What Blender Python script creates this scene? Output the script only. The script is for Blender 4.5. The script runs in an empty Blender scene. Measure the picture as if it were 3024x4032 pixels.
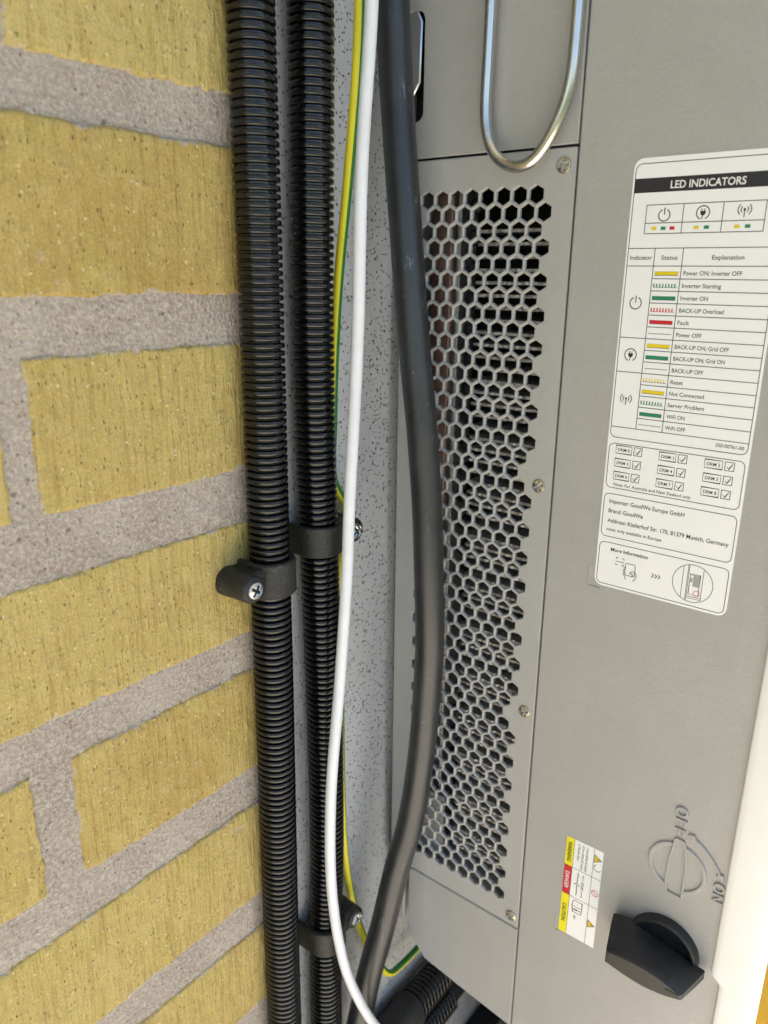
import bpy, math, random
from mathutils import Vector, Matrix, noise
from mathutils.geometry import delaunay_2d_cdt
random.seed(7)
SC = bpy.context.scene
COL = SC.collection
R = math.radians

# ------------------------------------------------------------------ camera
# world: X along the wall to the right, Y into the wall, Z up (metres)
cam_d = bpy.data.cameras.new('camera')
cam = bpy.data.objects.new('camera', cam_d)
COL.objects.link(cam)
F = Vector((0.746471, 0.595618, -0.296683))
RT = Vector((0.626048, -0.779723, 0.009805))
UP = Vector((0.225491, 0.193057, 0.954926))
m = Matrix((RT, UP, -F)).transposed().to_4x4()
m.translation = Vector((-0.193377, -0.225089, 0.015887))
cam.matrix_world = m
cam_d.sensor_fit = 'HORIZONTAL'
cam_d.sensor_width = 36.0
cam_d.lens = 36.10
cam_d.clip_start = 0.01
cam_d.clip_end = 500
cam_d.dof.use_dof = True
cam_d.dof.focus_distance = 0.305
cam_d.dof.aperture_fstop = 18.0
SC.camera = cam

# ------------------------------------------------------------------ light
SUN_EL, SUN_AZ = 57.0, 60.0      # azimuth measured from the wall's outward normal (-Y) towards +X
sd = Vector((math.cos(R(SUN_EL)) * math.sin(R(SUN_AZ)), -math.cos(R(SUN_EL)) * math.cos(R(SUN_AZ)), math.sin(R(SUN_EL))))
wd = bpy.data.worlds.new('World')
SC.world = wd
wd.use_nodes = True
nt = wd.node_tree
sky = nt.nodes.new('ShaderNodeTexSky')
sky.sky_type = 'NISHITA'
sky.sun_disc = False
sky.sun_elevation = R(SUN_EL)
sky.sun_rotation = math.atan2(sd.x, sd.y)
sky.air_density = 1.0
sky.dust_density = 1.0
sky.ozone_density = 1.0
bg = nt.nodes['Background']
nt.links.new(sky.outputs[0], bg.inputs[0])
bg.inputs[1].default_value = 0.085
sl = bpy.data.lights.new('sun', 'SUN')
sl.energy = 5.0
sl.angle = R(0.5)
sl.color = (1.0, 0.94, 0.85)
so = bpy.data.objects.new('sun', sl)
so.rotation_euler = (-sd).to_track_quat('-Z', 'Y').to_euler()
so.location = (1.5, -1.5, 2)
COL.objects.link(so)
SC.view_settings.view_transform = 'Standard'
SC.view_settings.look = 'None'
SC.view_settings.gamma = 1.0
SC.view_settings.exposure = 1.82
SC.cycles.max_bounces = 10
SC.cycles.diffuse_bounces = 5

# ------------------------------------------------------------------ materials
MATS = {}
class NB:
    def __init__(s, name):
        s.m = bpy.data.materials.new(name); s.m.use_nodes = True
        s.t = s.m.node_tree; s.b = s.t.nodes['Principled BSDF']
        s.co = s.n('ShaderNodeTexCoord').outputs['Object']
    def n(s, typ, **kw):
        nd = s.t.nodes.new(typ)
        for k, v in kw.items(): setattr(nd, k, v)
        return nd
    def l(s, a, b): s.t.links.new(a, b)
    def mapping(s, scale):
        mp = s.n('ShaderNodeMapping'); mp.inputs['Scale'].default_value = scale
        s.l(s.co, mp.inputs['Vector']); return mp.outputs[0]
    def noise(s, scale, detail=3, rough=.55, vec=None, dist=0):
        nd = s.n('ShaderNodeTexNoise'); nd.inputs['Scale'].default_value = scale
        nd.inputs['Detail'].default_value = detail; nd.inputs['Roughness'].default_value = rough
        nd.inputs['Distortion'].default_value = dist
        s.l(vec or s.co, nd.inputs['Vector']); return nd.outputs['Fac']
    def voro(s, scale, vec=None, rnd=1.0):
        nd = s.n('ShaderNodeTexVoronoi'); nd.inputs['Scale'].default_value = scale
        nd.inputs['Randomness'].default_value = rnd
        s.l(vec or s.co, nd.inputs['Vector']); return nd
    def ramp(s, fac, stops, interp='LINEAR'):
        nd = s.n('ShaderNodeValToRGB'); cr = nd.color_ramp; cr.interpolation = interp
        while len(cr.elements) < len(stops): cr.elements.new(.5)
        for e, (p, c) in zip(cr.elements, stops):
            e.position = p; e.color = (c, c, c, 1) if not isinstance(c, tuple) else (*c, 1)
        s.l(fac, nd.inputs[0]); return nd.outputs[0]
    def mix(s, fac, a, b, mode='MIX'):
        nd = s.n('ShaderNodeMix', data_type='RGBA', blend_type=mode)
        for sock, v in ((nd.inputs[0], fac), (nd.inputs[6], a), (nd.inputs[7], b)):
            if isinstance(v, (int, float)): sock.default_value = v
            elif isinstance(v, tuple): sock.default_value = (*v, 1)
            else: s.l(v, sock)
        return nd.outputs[2]
    def math(s, op, a, b=0.0):
        nd = s.n('ShaderNodeMath', operation=op)
        for sock, v in zip(nd.inputs, (a, b)):
            if isinstance(v, (int, float)): sock.default_value = v
            else: s.l(v, sock)
        return nd.outputs[0]
    def bump(s, h, dist, strength=1.0, prev=None):
        nd = s.n('ShaderNodeBump'); nd.inputs['Strength'].default_value = strength
        nd.inputs['Distance'].default_value = dist
        s.l(h, nd.inputs['Height'])
        if prev is not None: s.l(prev, nd.inputs['Normal'])
        s.l(nd.outputs[0], s.b.inputs['Normal']); return nd.outputs[0]
    def col(s, v):
        if isinstance(v, tuple): s.b.inputs['Base Color'].default_value = (*v, 1)
        else: s.l(v, s.b.inputs['Base Color'])
    def rough(s, v):
        if isinstance(v, (int, float)): s.b.inputs['Roughness'].default_value = v
        else: s.l(v, s.b.inputs['Roughness'])
    def done(s, metal=0.0, spec=.5):
        s.b.inputs['Metallic'].default_value = metal
        s.b.inputs['Specular IOR Level'].default_value = spec
        MATS[s.m.name] = s.m; return s.m

def mat_brick():
    s = NB('brick_yellow')
    big = s.noise(22, 4, .55)
    med = s.noise(110, 4, .6)
    stre = s.noise(1, 4, .65, s.mapping((560, 560, 48)))
    oi = s.n('ShaderNodeObjectInfo').outputs['Random']
    c0 = s.mix(oi, (.42, .29, .085), (.55, .435, .165))
    c = s.mix(s.ramp(big, [(.38, 0.0), (.72, .75)]), c0, (.52, .40, .15))
    c = s.mix(s.ramp(s.noise(48, 3, .6), [(.5, 0.0), (.7, .55)]), c, (.45, .37, .10))
    c = s.mix(s.ramp(med, [(.5, 0.0), (.75, .5)]), c, (.58, .455, .19))
    c = s.mix(s.math('MULTIPLY', s.ramp(stre, [(.36, 1.0), (.5, 0.0)]), .5), c, (.34, .22, .07))
    grit = s.noise(1300, 2, .7)
    c = s.mix(s.ramp(grit, [(.3, .35), (.5, 0.0)]), c, (.30, .20, .07))
    c = s.mix(s.ramp(grit, [(.56, 0.0), (.75, .45)]), c, (.72, .58, .30))
    def spots(scale, r0, r1, lo, vec=None, ch=0):
        v = s.voro(scale, vec); k = s.n('ShaderNodeSeparateColor'); s.l(v.outputs['Color'], k.inputs[0])
        d = s.math('ADD', v.outputs['Distance'], s.math('MULTIPLY', s.math('SUBTRACT', s.noise(900, 2), .5), .25))
        return s.math('MULTIPLY', s.ramp(d, [(r0, 1.0), (r1, 0.0)]), s.ramp(k.outputs[ch], [(lo, 0.0), (lo + .04, 1.0)]))
    lime = spots(420, .14, .30, .74)
    c = s.mix(s.math('MULTIPLY', lime, .6), c, (.74, .63, .36))
    pit = s.math('MAXIMUM', spots(260, .06, .22, .93, s.mapping((1.5, 1, .5)), 1), spots(700, .12, .3, .80, s.mapping((1.6, 1, .6)), 2))
    c = s.mix(s.math('MULTIPLY', pit, .2), c, (.26, .18, .07))
    sm = s.noise(38, 5, .7)
    c = s.mix(s.math('MULTIPLY', s.ramp(sm, [(.66, 0.0), (.71, 1.0)]), .6), c, (.50, .43, .36))
    ea = s.n('ShaderNodeAttribute'); ea.attribute_name = 'edge'
    ef = s.math('ADD', s.math('MULTIPLY', ea.outputs['Fac'], -.16), s.math('MULTIPLY', s.noise(75, 5, .7), 1.9))
    smear = s.ramp(ef, [(.80, 0.0), (.98, 1.0)])
    c = s.mix(s.math('MULTIPLY', smear, .85), c, s.mix(s.noise(600, 2), (.34, .29, .25), (.52, .47, .42)))
    s.col(c); s.rough(.93)
    h = s.math('ADD', s.math('MULTIPLY', med, .8), s.math('MULTIPLY', stre, .85))
    b = s.bump(s.math('SUBTRACT', h, s.math('MULTIPLY', pit, .6)), .0014, .95)
    s.bump(s.math('ADD', s.noise(700, 3, .7), s.math('MULTIPLY', lime, .5)), .0006, .9, b)
    return s.done(spec=.2)

def mat_mortar():
    s = NB('mortar_grey')
    big = s.noise(30, 3, .6); fine = s.noise(700, 3, .7)
    c = s.mix(s.ramp(big, [(.35, 0.0), (.68, 1.0)]), (.325, .265, .215), (.41, .35, .29))
    c = s.mix(s.ramp(fine, [(.44, 0.0), (.66, .75)]), c, (.57, .51, .44))
    v = s.voro(520); k = s.n('ShaderNodeSeparateColor'); s.l(v.outputs['Color'], k.inputs[0])
    grain = s.math('MULTIPLY', s.ramp(v.outputs['Distance'], [(.2, 1.0), (.36, 0.0)]), s.ramp(k.outputs[0], [(.7, 0.0), (.75, 1.0)]))
    tint = s.mix(k.outputs[1], (.15, .12, .11), (.28, .17, .12))
    c = s.mix(s.math('MULTIPLY', grain, .7), c, tint)
    v3 = s.voro(190); k3 = s.n('ShaderNodeSeparateColor'); s.l(v3.outputs['Color'], k3.inputs[0])
    g3 = s.math('MULTIPLY', s.ramp(v3.outputs['Distance'], [(.12, 1.0), (.2, 0.0)]), s.ramp(k3.outputs[0], [(.88, 0.0), (.92, 1.0)]))
    c = s.mix(s.math('MULTIPLY', g3, .7), c, (.10, .09, .09))
    s.col(c); s.rough(.95)
    b = s.bump(fine, .0011, .9); s.bump(s.noise(180, 3, .6), .0016, .7, b)
    return s.done(spec=.15)

def mat_concrete():
    s = NB('concrete_pale')
    big = s.noise(18, 4, .6)
    c = s.mix(s.ramp(big, [(.3, 0.0), (.7, 1.0)]), (.49, .495, .505), (.58, .585, .595))
    c = s.mix(s.ramp(s.noise(260, 3, .6), [(.4, 0.0), (.7, .35)]), c, (.47, .48, .495))
    pits = None
    for sc, lo, r0, r1 in ((400, .58, .17, .28), (620, .48, .18, .30), (250, .87, .11, .19)):
        v = s.voro(sc); k = s.n('ShaderNodeSeparateColor'); s.l(v.outputs['Color'], k.inputs[0])
        d = s.math('ADD', v.outputs['Distance'], s.math('MULTIPLY', s.math('SUBTRACT', s.noise(1500, 2), .5), .07))
        q = s.math('MULTIPLY', s.ramp(d, [(r0, 1.0), (r1, 0.0)]), s.ramp(k.outputs[0], [(lo, 0.0), (lo + .05, 1.0)]))
        pits = q if pits is None else s.math('MAXIMUM', pits, q)
    c = s.mix(s.math('MULTIPLY', pits, .8), c, (.10, .09, .085))
    s.col(c); s.rough(.85)
    b = s.bump(s.math('SUBTRACT', s.math('MULTIPLY', s.noise(120, 4, .6), .4), pits), .0012, .8)
    s.bump(s.noise(900, 2), .0003, .5, b)
    return s.done(spec=.25)

def mat_paint(name, c1, c2, rough=.42, grain=.00022, spec=.5, scale=1500, metal=0.0, coat=0.0):
    s = NB(name)
    n = s.noise(scale, 2, .6)
    c = s.mix(s.ramp(n, [(.3, 0.0), (.7, 1.0)]), c1, c2)
    dust = tuple(min(1, x * 1.22 + .01) for x in c2); dark = tuple(x * .82 for x in c1)
    runs = s.noise(1, 4, .6, s.mapping((70, 70, 5)))
    c = s.mix(s.ramp(runs, [(.5, 0.0), (.8, .13)]), c, dust)
    c = s.mix(s.ramp(s.noise(16, 5, .65), [(.45, 0.0), (.8, .4)]), c, dark)
    v = s.voro(95); k = s.n('ShaderNodeSeparateColor'); s.l(v.outputs['Color'], k.inputs[0])
    fl = s.math('MULTIPLY', s.ramp(v.outputs['Distance'], [(.03, 1.0), (.06, 0.0)]), s.ramp(k.outputs[0], [(.9, 0.0), (.92, 1.0)]))
    s.col(s.mix(s.math('MULTIPLY', fl, .6), c, (.07, .065, .06)))
    s.rough(s.math('ADD', s.math('MULTIPLY', s.noise(25, 5, .7), .3), rough - .16))
    s.bump(s.noise(420, 2, .5), .00022, .5, s.bump(n, grain, .6))
    s.b.inputs['Coat Weight'].default_value = coat
    return s.done(metal, spec)

def mat_plain(name, c, rough=.5, spec=.5, metal=0.0, var=.06, sc=60, bump=0.0):
    s = NB(name)
    n = s.noise(sc, 3, .6)
    a = tuple(max(0, x * (1 - var)) for x in c); b = tuple(min(1, x * (1 + var)) for x in c)
    s.col(s.mix(s.ramp(n, [(.3, 0.0), (.7, 1.0)]), a, b))
    s.rough(s.math('ADD', s.math('MULTIPLY', s.noise(sc * 3, 2), .12), rough - .06))
    if bump: s.bump(s.noise(sc * 12, 3), bump, .6)
    return s.done(metal, spec)

def mat_blackcable():
    s = NB('black_rubber')
    n = s.noise(60, 4, .6)
    scr = s.noise(1, 3, .7, s.mapping((900, 900, 60)))
    area = s.noise(22, 2, .5)
    msk = s.math('MULTIPLY', s.ramp(scr, [(.62, 0.0), (.66, 1.0)]), s.ramp(area, [(.5, 0.0), (.6, 1.0)]))
    c = s.mix(s.ramp(n, [(.3, 0.0), (.7, 1.0)]), (.018, .019, .021), (.032, .033, .035))
    c = s.mix(s.math('MULTIPLY', msk, .7), c, (.20, .21, .22))
    v = s.voro(240); k = s.n('ShaderNodeSeparateColor'); s.l(v.outputs['Color'], k.inputs[0])
    du = s.math('MULTIPLY', s.ramp(v.outputs['Distance'], [(.05, 1.0), (.12, 0.0)]), s.ramp(k.outputs[0], [(.82, 0.0), (.85, 1.0)]))
    c = s.mix(s.math('MULTIPLY', du, .5), c, (.25, .25, .25))
    s.col(c); s.rough(s.math('ADD', s.math('MULTIPLY', n, .2), .27))
    s.bump(s.noise(500, 3), .0002, .4)
    return s.done(spec=.65)

def mat_conduit():
    s = NB('black_conduit_plastic')
    n = s.noise(45, 4, .6)
    dust = s.ramp(s.noise(300, 4, .7), [(.6, 0.0), (.85, .10)])
    c = s.mix(s.ramp(n, [(.3, 0.0), (.7, 1.0)]), (.004, .004, .0045), (.008, .008, .0085))
    c = s.mix(dust, c, (.12, .115, .105))
    s.col(c); s.rough(s.math('ADD', s.math('MULTIPLY', n, .16), .07))
    s.bump(s.noise(400, 3), .0002, .35)
    return s.done(spec=.55)

def mat_clip():
    s = NB('clip_black')
    n = s.noise(120, 4, .7); d = s.noise(500, 4, .75)
    c = s.mix(s.ramp(n, [(.3, 0.0), (.7, 1.0)]), (.014, .014, .013), (.026, .026, .024))
    c = s.mix(s.math('MULTIPLY', s.ramp(d, [(.52, 0.0), (.72, 1.0)]), s.ramp(n, [(.42, 0.0), (.62, .6)])), c, (.11, .105, .095))
    s.col(c); s.rough(.5); s.bump(s.noise(700, 3, .7), .0006, .7)
    return s.done(spec=.4)

def mat_ground():
    s = NB('bounce_paving')  # pale warm stone of the added terrace, chosen to bounce sun upwards
    n = s.noise(6, 4, .6); f = s.noise(150, 3, .6)
    c = s.mix(s.ramp(n, [(.3, 0.0), (.7, 1.0)]), (.64, .58, .49), (.71, .65, .56))
    c = s.mix(s.ramp(f, [(.4, 0.0), (.75, .4)]), c, (.51, .465, .395))
    s.col(c); s.rough(.85); s.bump(f, .002, .5)
    s.done(spec=.25)
    s = NB('added_lawn_green')  # dark grass of the added lawn, keeps bounced light low
    n = s.noise(3, 4, .6); f = s.noise(90, 4, .7)
    c = s.mix(s.ramp(n, [(.3, 0.0), (.7, 1.0)]), (.035, .06, .018), (.06, .085, .03))
    c = s.mix(s.ramp(f, [(.4, 0.0), (.75, .6)]), c, (.09, .10, .045))
    s.col(c); s.rough(.9); s.bump(f, .02, .8)
    return s.done(spec=.2)

mat_brick(); mat_mortar(); mat_concrete(); mat_blackcable(); mat_conduit(); mat_ground()
mat_paint('grey_case_paint', (.375, .37, .36), (.42, .415, .405), .38, .00013)
mat_paint('grey_vent_skylit', (.40, .398, .39), (.44, .438, .43), .38, .00012)  # case grey made lighter, putting skylight on the rear strip into the colour
mat_plain('white_cover_paint', (.82, .82, .81), .3, .5, 0, .01, 8)
mat_plain('label_white', (.89, .90, .92), .3, .5, 0, .02, 20)
mat_plain('print_black', (.022, .022, .028), .4)
mat_plain('print_line', (.06, .06, .085), .4)
mat_plain('print_white', (.80, .80, .80), .4)
mat_plain('print_yellow', (.78, .60, .012), .38)
mat_plain('print_brightyellow', (.85, .76, .005), .38)
mat_plain('print_green', (.015, .235, .11), .38)
mat_plain('print_red', (.60, .012, .03), .38)
mat_plain('print_grey', (.35, .35, .37), .4)
mat_plain('white_sheath', (.76, .77, .80), .35, .5, 0, .05, 70, .0002)
mat_plain('wire_yellow', (.80, .70, .03), .32, .5, 0, .05, 50)
mat_plain('wire_green', (.02, .20, .035), .32, .5, 0, .06, 50)
mat_clip()
mat_plain('knob_black', (.02, .021, .023), .38, .5, 0, .25, 150, .0002)
mat_plain('steel_bright', (.64, .62, .58), .24, .5, 1.0, .06, 40)
mat_plain('screw_steel', (.50, .46, .38), .3, .5, 1.0, .04, 20)
mat_plain('zinc_steel', (.62, .64, .66), .3, .5, 1.0, .05, 20)
mat_plain('fin_aluminium', (.50, .49, .48), .45, .5, .7, .2, 150)
mat_plain('copper', (.40, .245, .20), .4, .5, .8, .15, 60)
mat_plain('inner_dark', (.025, .026, .022), .5)
mat_plain('inner_pale', (.42, .42, .42), .5)
mat_plain('gasket_dark', (.03, .028, .025), .6)
mat_plain('box_yellow', (.13, .075, .002), .6, .08, 0, .12, 30, .0005)
mat_plain('hose_beige', (.15, .115, .08), .5, .4, 0, .1, 60)

# ------------------------------------------------------------------ object helpers (all lengths in mm)
def link(name, verts, faces, mat, parent=None, smooth=False, mats=None, midx=None):
    me = bpy.data.meshes.new(name)
    me.from_pydata([(v[0] * .001, v[1] * .001, v[2] * .001) for v in verts], [], faces)
    for mm in (mats or [mat]): me.materials.append(MATS[mm])
    if midx: me.polygons.foreach_set('material_index', midx)
    me.polygons.foreach_set('use_smooth', [smooth] * len(me.polygons))
    me.update()
    o = bpy.data.objects.new(name, me)
    COL.objects.link(o)
    if parent is not None: o.parent = parent; o.matrix_parent_inverse = parent.matrix_world.inverted()
    return o

def sharp(o, ang=35):
    me = o.data
    me.polygons.foreach_set('use_smooth', [True] * len(me.polygons))
    me.set_sharp_from_angle(angle=R(ang))
    return o

def empty(name, loc):
    o = bpy.data.objects.new(name, None); COL.objects.link(o)
    o.empty_display_size = .02
    o.location = (loc[0] * .001, loc[1] * .001, loc[2] * .001)
    o.matrix_world = Matrix.Translation(o.location)
    return o

def tag(o, label=None, cat=None, group=None, kind=None):
    if label: o['label'] = label
    if cat: o['category'] = cat
    if group: o['group'] = group
    if kind: o['kind'] = kind
    return o

class MB:
    def __init__(s): s.v = []; s.f = []
    def add(s, vs, fs):
        b = len(s.v); s.v += [tuple(v) for v in vs]; s.f += [tuple(i + b for i in f) for f in fs]
    def box(s, x0, x1, y0, y1, z0, z1):
        s.add([(x0, y0, z0), (x1, y0, z0), (x1, y1, z0), (x0, y1, z0), (x0, y0, z1), (x1, y0, z1), (x1, y1, z1), (x0, y1, z1)],
              [(0, 3, 2, 1), (4, 5, 6, 7), (0, 1, 5, 4), (1, 2, 6, 5), (2, 3, 7, 6), (3, 0, 4, 7)])
    def bbox(s, x0, x1, y0, y1, z0, z1, c):
        """box with chamfered edges (three nested rounded rings along x)"""
        def ring(x, i):
            return [(x, y0 + i + c, z0 + i), (x, y1 - i - c, z0 + i), (x, y1 - i, z0 + i + c), (x, y1 - i, z1 - i - c),
                    (x, y1 - i - c, z1 - i), (x, y0 + i + c, z1 - i), (x, y0 + i, z1 - i - c), (x, y0 + i, z0 + i + c)]
        rs = [ring(x0, c), ring(x0 + c, 0), ring(x1 - c, 0), ring(x1, c)]
        vs = [v for r in rs for v in r]
        fs = [tuple(range(7, -1, -1)), tuple(24 + i for i in range(8))]
        for k in range(3):
            for i in range(8):
                j = (i + 1) % 8; fs.append((k * 8 + i, k * 8 + j, k * 8 + 8 + j, k * 8 + 8 + i))
        s.add(vs, fs)
    def obj(s, name, mat, parent=None, smooth=False):
        return link(name, s.v, s.f, mat, parent, smooth)

def catmull(pts, step):
    P = [Vector(p) for p in pts]
    P = [P[0] * 2 - P[1]] + P + [P[-1] * 2 - P[-2]]
    out = []
    for i in range(1, len(P) - 2):
        p0, p1, p2, p3 = P[i - 1:i + 3]
        def tj(t, a, b): return t + max((b - a).length, 1e-6) ** .5
        t0 = 0; t1 = tj(t0, p0, p1); t2 = tj(t1, p1, p2); t3 = tj(t2, p2, p3)
        n = max(2, int((p2 - p1).length / step))
        for k in range(n):
            t = t1 + (t2 - t1) * k / n
            A1 = p0 * ((t1 - t) / (t1 - t0)) + p1 * ((t - t0) / (t1 - t0))
            A2 = p1 * ((t2 - t) / (t2 - t1)) + p2 * ((t - t1) / (t2 - t1))
            A3 = p2 * ((t3 - t) / (t3 - t2)) + p3 * ((t - t2) / (t3 - t2))
            B1 = A1 * ((t2 - t) / (t2 - t0)) + A2 * ((t - t0) / (t2 - t0))
            B2 = A2 * ((t3 - t) / (t3 - t1)) + A3 * ((t - t1) / (t3 - t1))
            out.append(B1 * ((t2 - t) / (t2 - t1)) + B2 * ((t - t1) / (t2 - t1)))
    out.append(P[-2]); return out

def resample(path, ss):
    """points and tangents of a polyline at the arc lengths ss"""
    L = [0.0]
    for a, b in zip(path, path[1:]): L.append(L[-1] + (b - a).length)
    res = []; i = 0
    for q in ss:
        while i < len(path) - 2 and L[i + 1] < q: i += 1
        d = path[i + 1] - path[i]; t = (q - L[i]) / max(d.length, 1e-9)
        a = path[max(i - 1, 0)]; b = path[min(i + 2, len(path) - 1)]
        res.append((path[i] + d * t, (b - a).normalized()))
    return res, L[-1]

def plen(path): return sum((b - a).length for a, b in zip(path, path[1:]))

def sweep(frames, radii, seg, caps=True, ref=Vector((0, -1, 0)), a0=0, a1=2 * math.pi, twist=None):
    v = []; f = []
    full = abs((a1 - a0) - 2 * math.pi) < 1e-6
    n = seg if full else seg + 1
    u = None
    for fi, ((p, t), r) in enumerate(zip(frames, radii)):
        tw = twist[fi] if twist else 0.0
        u = (ref if u is None else u); u = (u - t * u.dot(t)).normalized(); w = t.cross(u)
        for k in range(n):
            a = a0 + (a1 - a0) * k / seg + tw
            v.append(tuple(p + (u * math.cos(a) + w * math.sin(a)) * r))
    for i in range(len(frames) - 1):
        for k in range(seg):
            j = (k + 1) % n
            f.append((i * n + k, i * n + j, (i + 1) * n + j, (i + 1) * n + k))
    if caps and full:
        f.append(tuple(range(n - 1, -1, -1))); b = (len(frames) - 1) * n; f.append(tuple(b + k for k in range(n)))
    return v, f

def tube(name, pts, r, mat, parent=None, seg=24, step=4):
    path = catmull(pts, step); L = plen(path)
    ss = [L * i / max(2, int(L / step)) for i in range(int(L / step) + 1)]
    fr, _ = resample(path, ss)
    v, f = sweep(fr, [r] * len(fr), seg)
    return sharp(link(name, v, f, mat, parent), 50)

def corrugated(name, pts, r, pitch, mat, parent=None, depth=1.5, seg=36):
    path = catmull(pts, 3); L = plen(path)
    prof = [(0.0, r - depth), (.20, r - depth), (.29, r - .28), (.36, r - .02), (.60, r + .03), (.84, r - .02), (.91, r - .28)]
    ss = []; rr = []; k = 0
    while (k + 1) * pitch < L:
        j = random.uniform(-.035, .035)
        for a, q in prof: ss.append((k + a) * pitch); rr.append(q + j)
        k += 1
    fr, _ = resample(path, ss)
    v, f = sweep(fr, rr, seg)
    return sharp(link(name, v, f, mat, parent), 50)

def cdt_plate(outer, holes, t, ch_out=0.0, ch_hole=0.0, closed=False):
    """plate in the (a, b) plane, front at n=0, back at n=-t; holes are cut right through (or closed at the back)"""
    def off(poly, d):   # offset of a counter-clockwise polygon, positive = inwards
        n = len(poly); out = []
        for i in range(n):
            p = Vector(poly[i - 1]); q = Vector(poly[i]); r_ = Vector(poly[(i + 1) % n])
            e1 = (q - p).normalized(); e2 = (r_ - q).normalized()
            n1 = Vector((-e1.y, e1.x)); n2 = Vector((-e2.y, e2.x))
            b = n1 + n2; l = b.length
            b = b / l if l > 1e-6 else n1
            out.append(tuple(q + b * (d / max(.3, b.dot(n1)))))
        return out
    fo = off(outer, ch_out) if ch_out else outer
    fh = [off(h, -ch_hole) if ch_hole else h for h in holes]
    V2 = [Vector(p) for p in fo]; faces = [list(range(len(fo)))]
    for h in fh:
        b = len(V2); V2 += [Vector(p) for p in h]; faces.append(list(range(b, b + len(h))))
    vo, eo, fo_, ov, oe, of = delaunay_2d_cdt(V2, [], faces, 1, 1e-5)
    vs = [(p[0], p[1], 0.0) for p in vo]
    tris = [tuple(f) for f, o in zip(fo_, of) if 0 in o and not any(k > 0 for k in o)]
    fs = list(tris)
    def wall(rings, flip):
        b = len(vs); n = len(rings[0][0])
        for poly, z in rings: vs.extend((p[0], p[1], z) for p in poly)
        for k in range(len(rings) - 1):
            for i in range(n):
                j = (i + 1) % n
                q = (b + k * n + i, b + (k + 1) * n + i, b + (k + 1) * n + j, b + k * n + j)
                fs.append(q if not flip else q[::-1])
        return b + (len(rings) - 1) * n, n
    rings = [(fo, 0.0)]
    if ch_out: rings.append((outer, -ch_out))
    rings.append((outer, -t)); wall(rings, False)
    for h, g in zip(holes, fh):
        rings = [(g, 0.0)]
        if ch_hole: rings.append((h, -ch_hole))
        rings.append((h, -t)); b, n = wall(rings, True)
        if closed: fs.append(tuple(range(b, b + n)))
    return vs, fs

# side of the inverter: a = -Y (towards the front), b = Z, outward = -X
XI = 91.7
def on_side(vs, x=XI): return [(x - v[2], -v[0], v[1]) for v in vs]
# on_side keeps orientation: (a,b,n) -> (-n, -a, b)

def rect(a0, a1, b0, b1, r=0, seg=5):
    if not r: return [(a0, b0), (a1, b0), (a1, b1), (a0, b1)]
    out = []
    for cx, cy, s in ((a1 - r, b0 + r, -90), (a1 - r, b1 - r, 0), (a0 + r, b1 - r, 90), (a0 + r, b0 + r, 180)):
        for k in range(seg + 1):
            t = R(s + 90 * k / seg); out.append((cx + r * math.cos(t), cy + r * math.sin(t)))
    return out

def lathe(profile, seg, origin, axis, ref=Vector((0, 0, 1))):
    """profile: (radius, height along axis)"""
    axis = Vector(axis).normalized(); u = (ref - axis * ref.dot(axis)).normalized(); w = axis.cross(u); o = Vector(origin)
    v = []; f = []
    for r_, h in profile:
        for k in range(seg):
            a = 2 * math.pi * k / seg
            v.append(tuple(o + axis * h + (u * math.cos(a) + w * math.sin(a)) * r_))
    for i in range(len(profile) - 1):
        for k in range(seg):
            j = (k + 1) % seg; f.append((i * seg + k, i * seg + j, (i + 1) * seg + j, (i + 1) * seg + k))
    f.append(tuple(range(seg - 1, -1, -1))); b = (len(profile) - 1) * seg; f.append(tuple(b + k for k in range(seg)))
    return v, f

def screw(name, origin, axis, r, mat, parent, turn=20, h=.9):
    """cross-head screw: countersunk rim, slightly domed head and a cross recess cut into it"""
    n = 24
    outer = [(r * .93 * math.cos(2 * math.pi * k / n), r * .93 * math.sin(2 * math.pi * k / n)) for k in range(n)]
    w, l = r * .17, r * .68
    cross = [(w, -l), (w, -w), (l, -w), (l, w), (w, w), (w, l), (-w, l), (-w, w), (-l, w), (-l, -w), (-w, -w), (-w, -l)]
    t = R(turn); cross = [(x * math.cos(t) - y * math.sin(t), x * math.sin(t) + y * math.cos(t)) for x, y in cross]
    vs, fs = cdt_plate(outer, [cross], r * .55, 0, r * .07, True)
    axis = Vector(axis).normalized(); u = axis.orthogonal().normalized()
    if abs(axis.x) > .9: u = Vector((0, -1, 0))
    elif abs(axis.y) > .9: u = Vector((1, 0, 0))
    wv = axis.cross(u); o = Vector(origin)
    def dome(x, y): q = 1 - (x * x + y * y) / (r * r); return q * r * .16
    V = [tuple(o + u * x + wv * y + axis * (h + z + (dome(x, y) if z > -.4 * r else 0))) for x, y, z in vs]
    mb = MB(); mb.add(V, fs)
    pr = [(r, -1.0), (r, h * .35), (r * .985, h * .7), (r * .93, h + r * .16 * .135)]
    v2, f2 = lathe(pr, n, o, axis, u)
    mb.add(v2, f2[:-2])
    o2 = mb.obj(name, mat, parent); return sharp(o2, 40)

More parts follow.
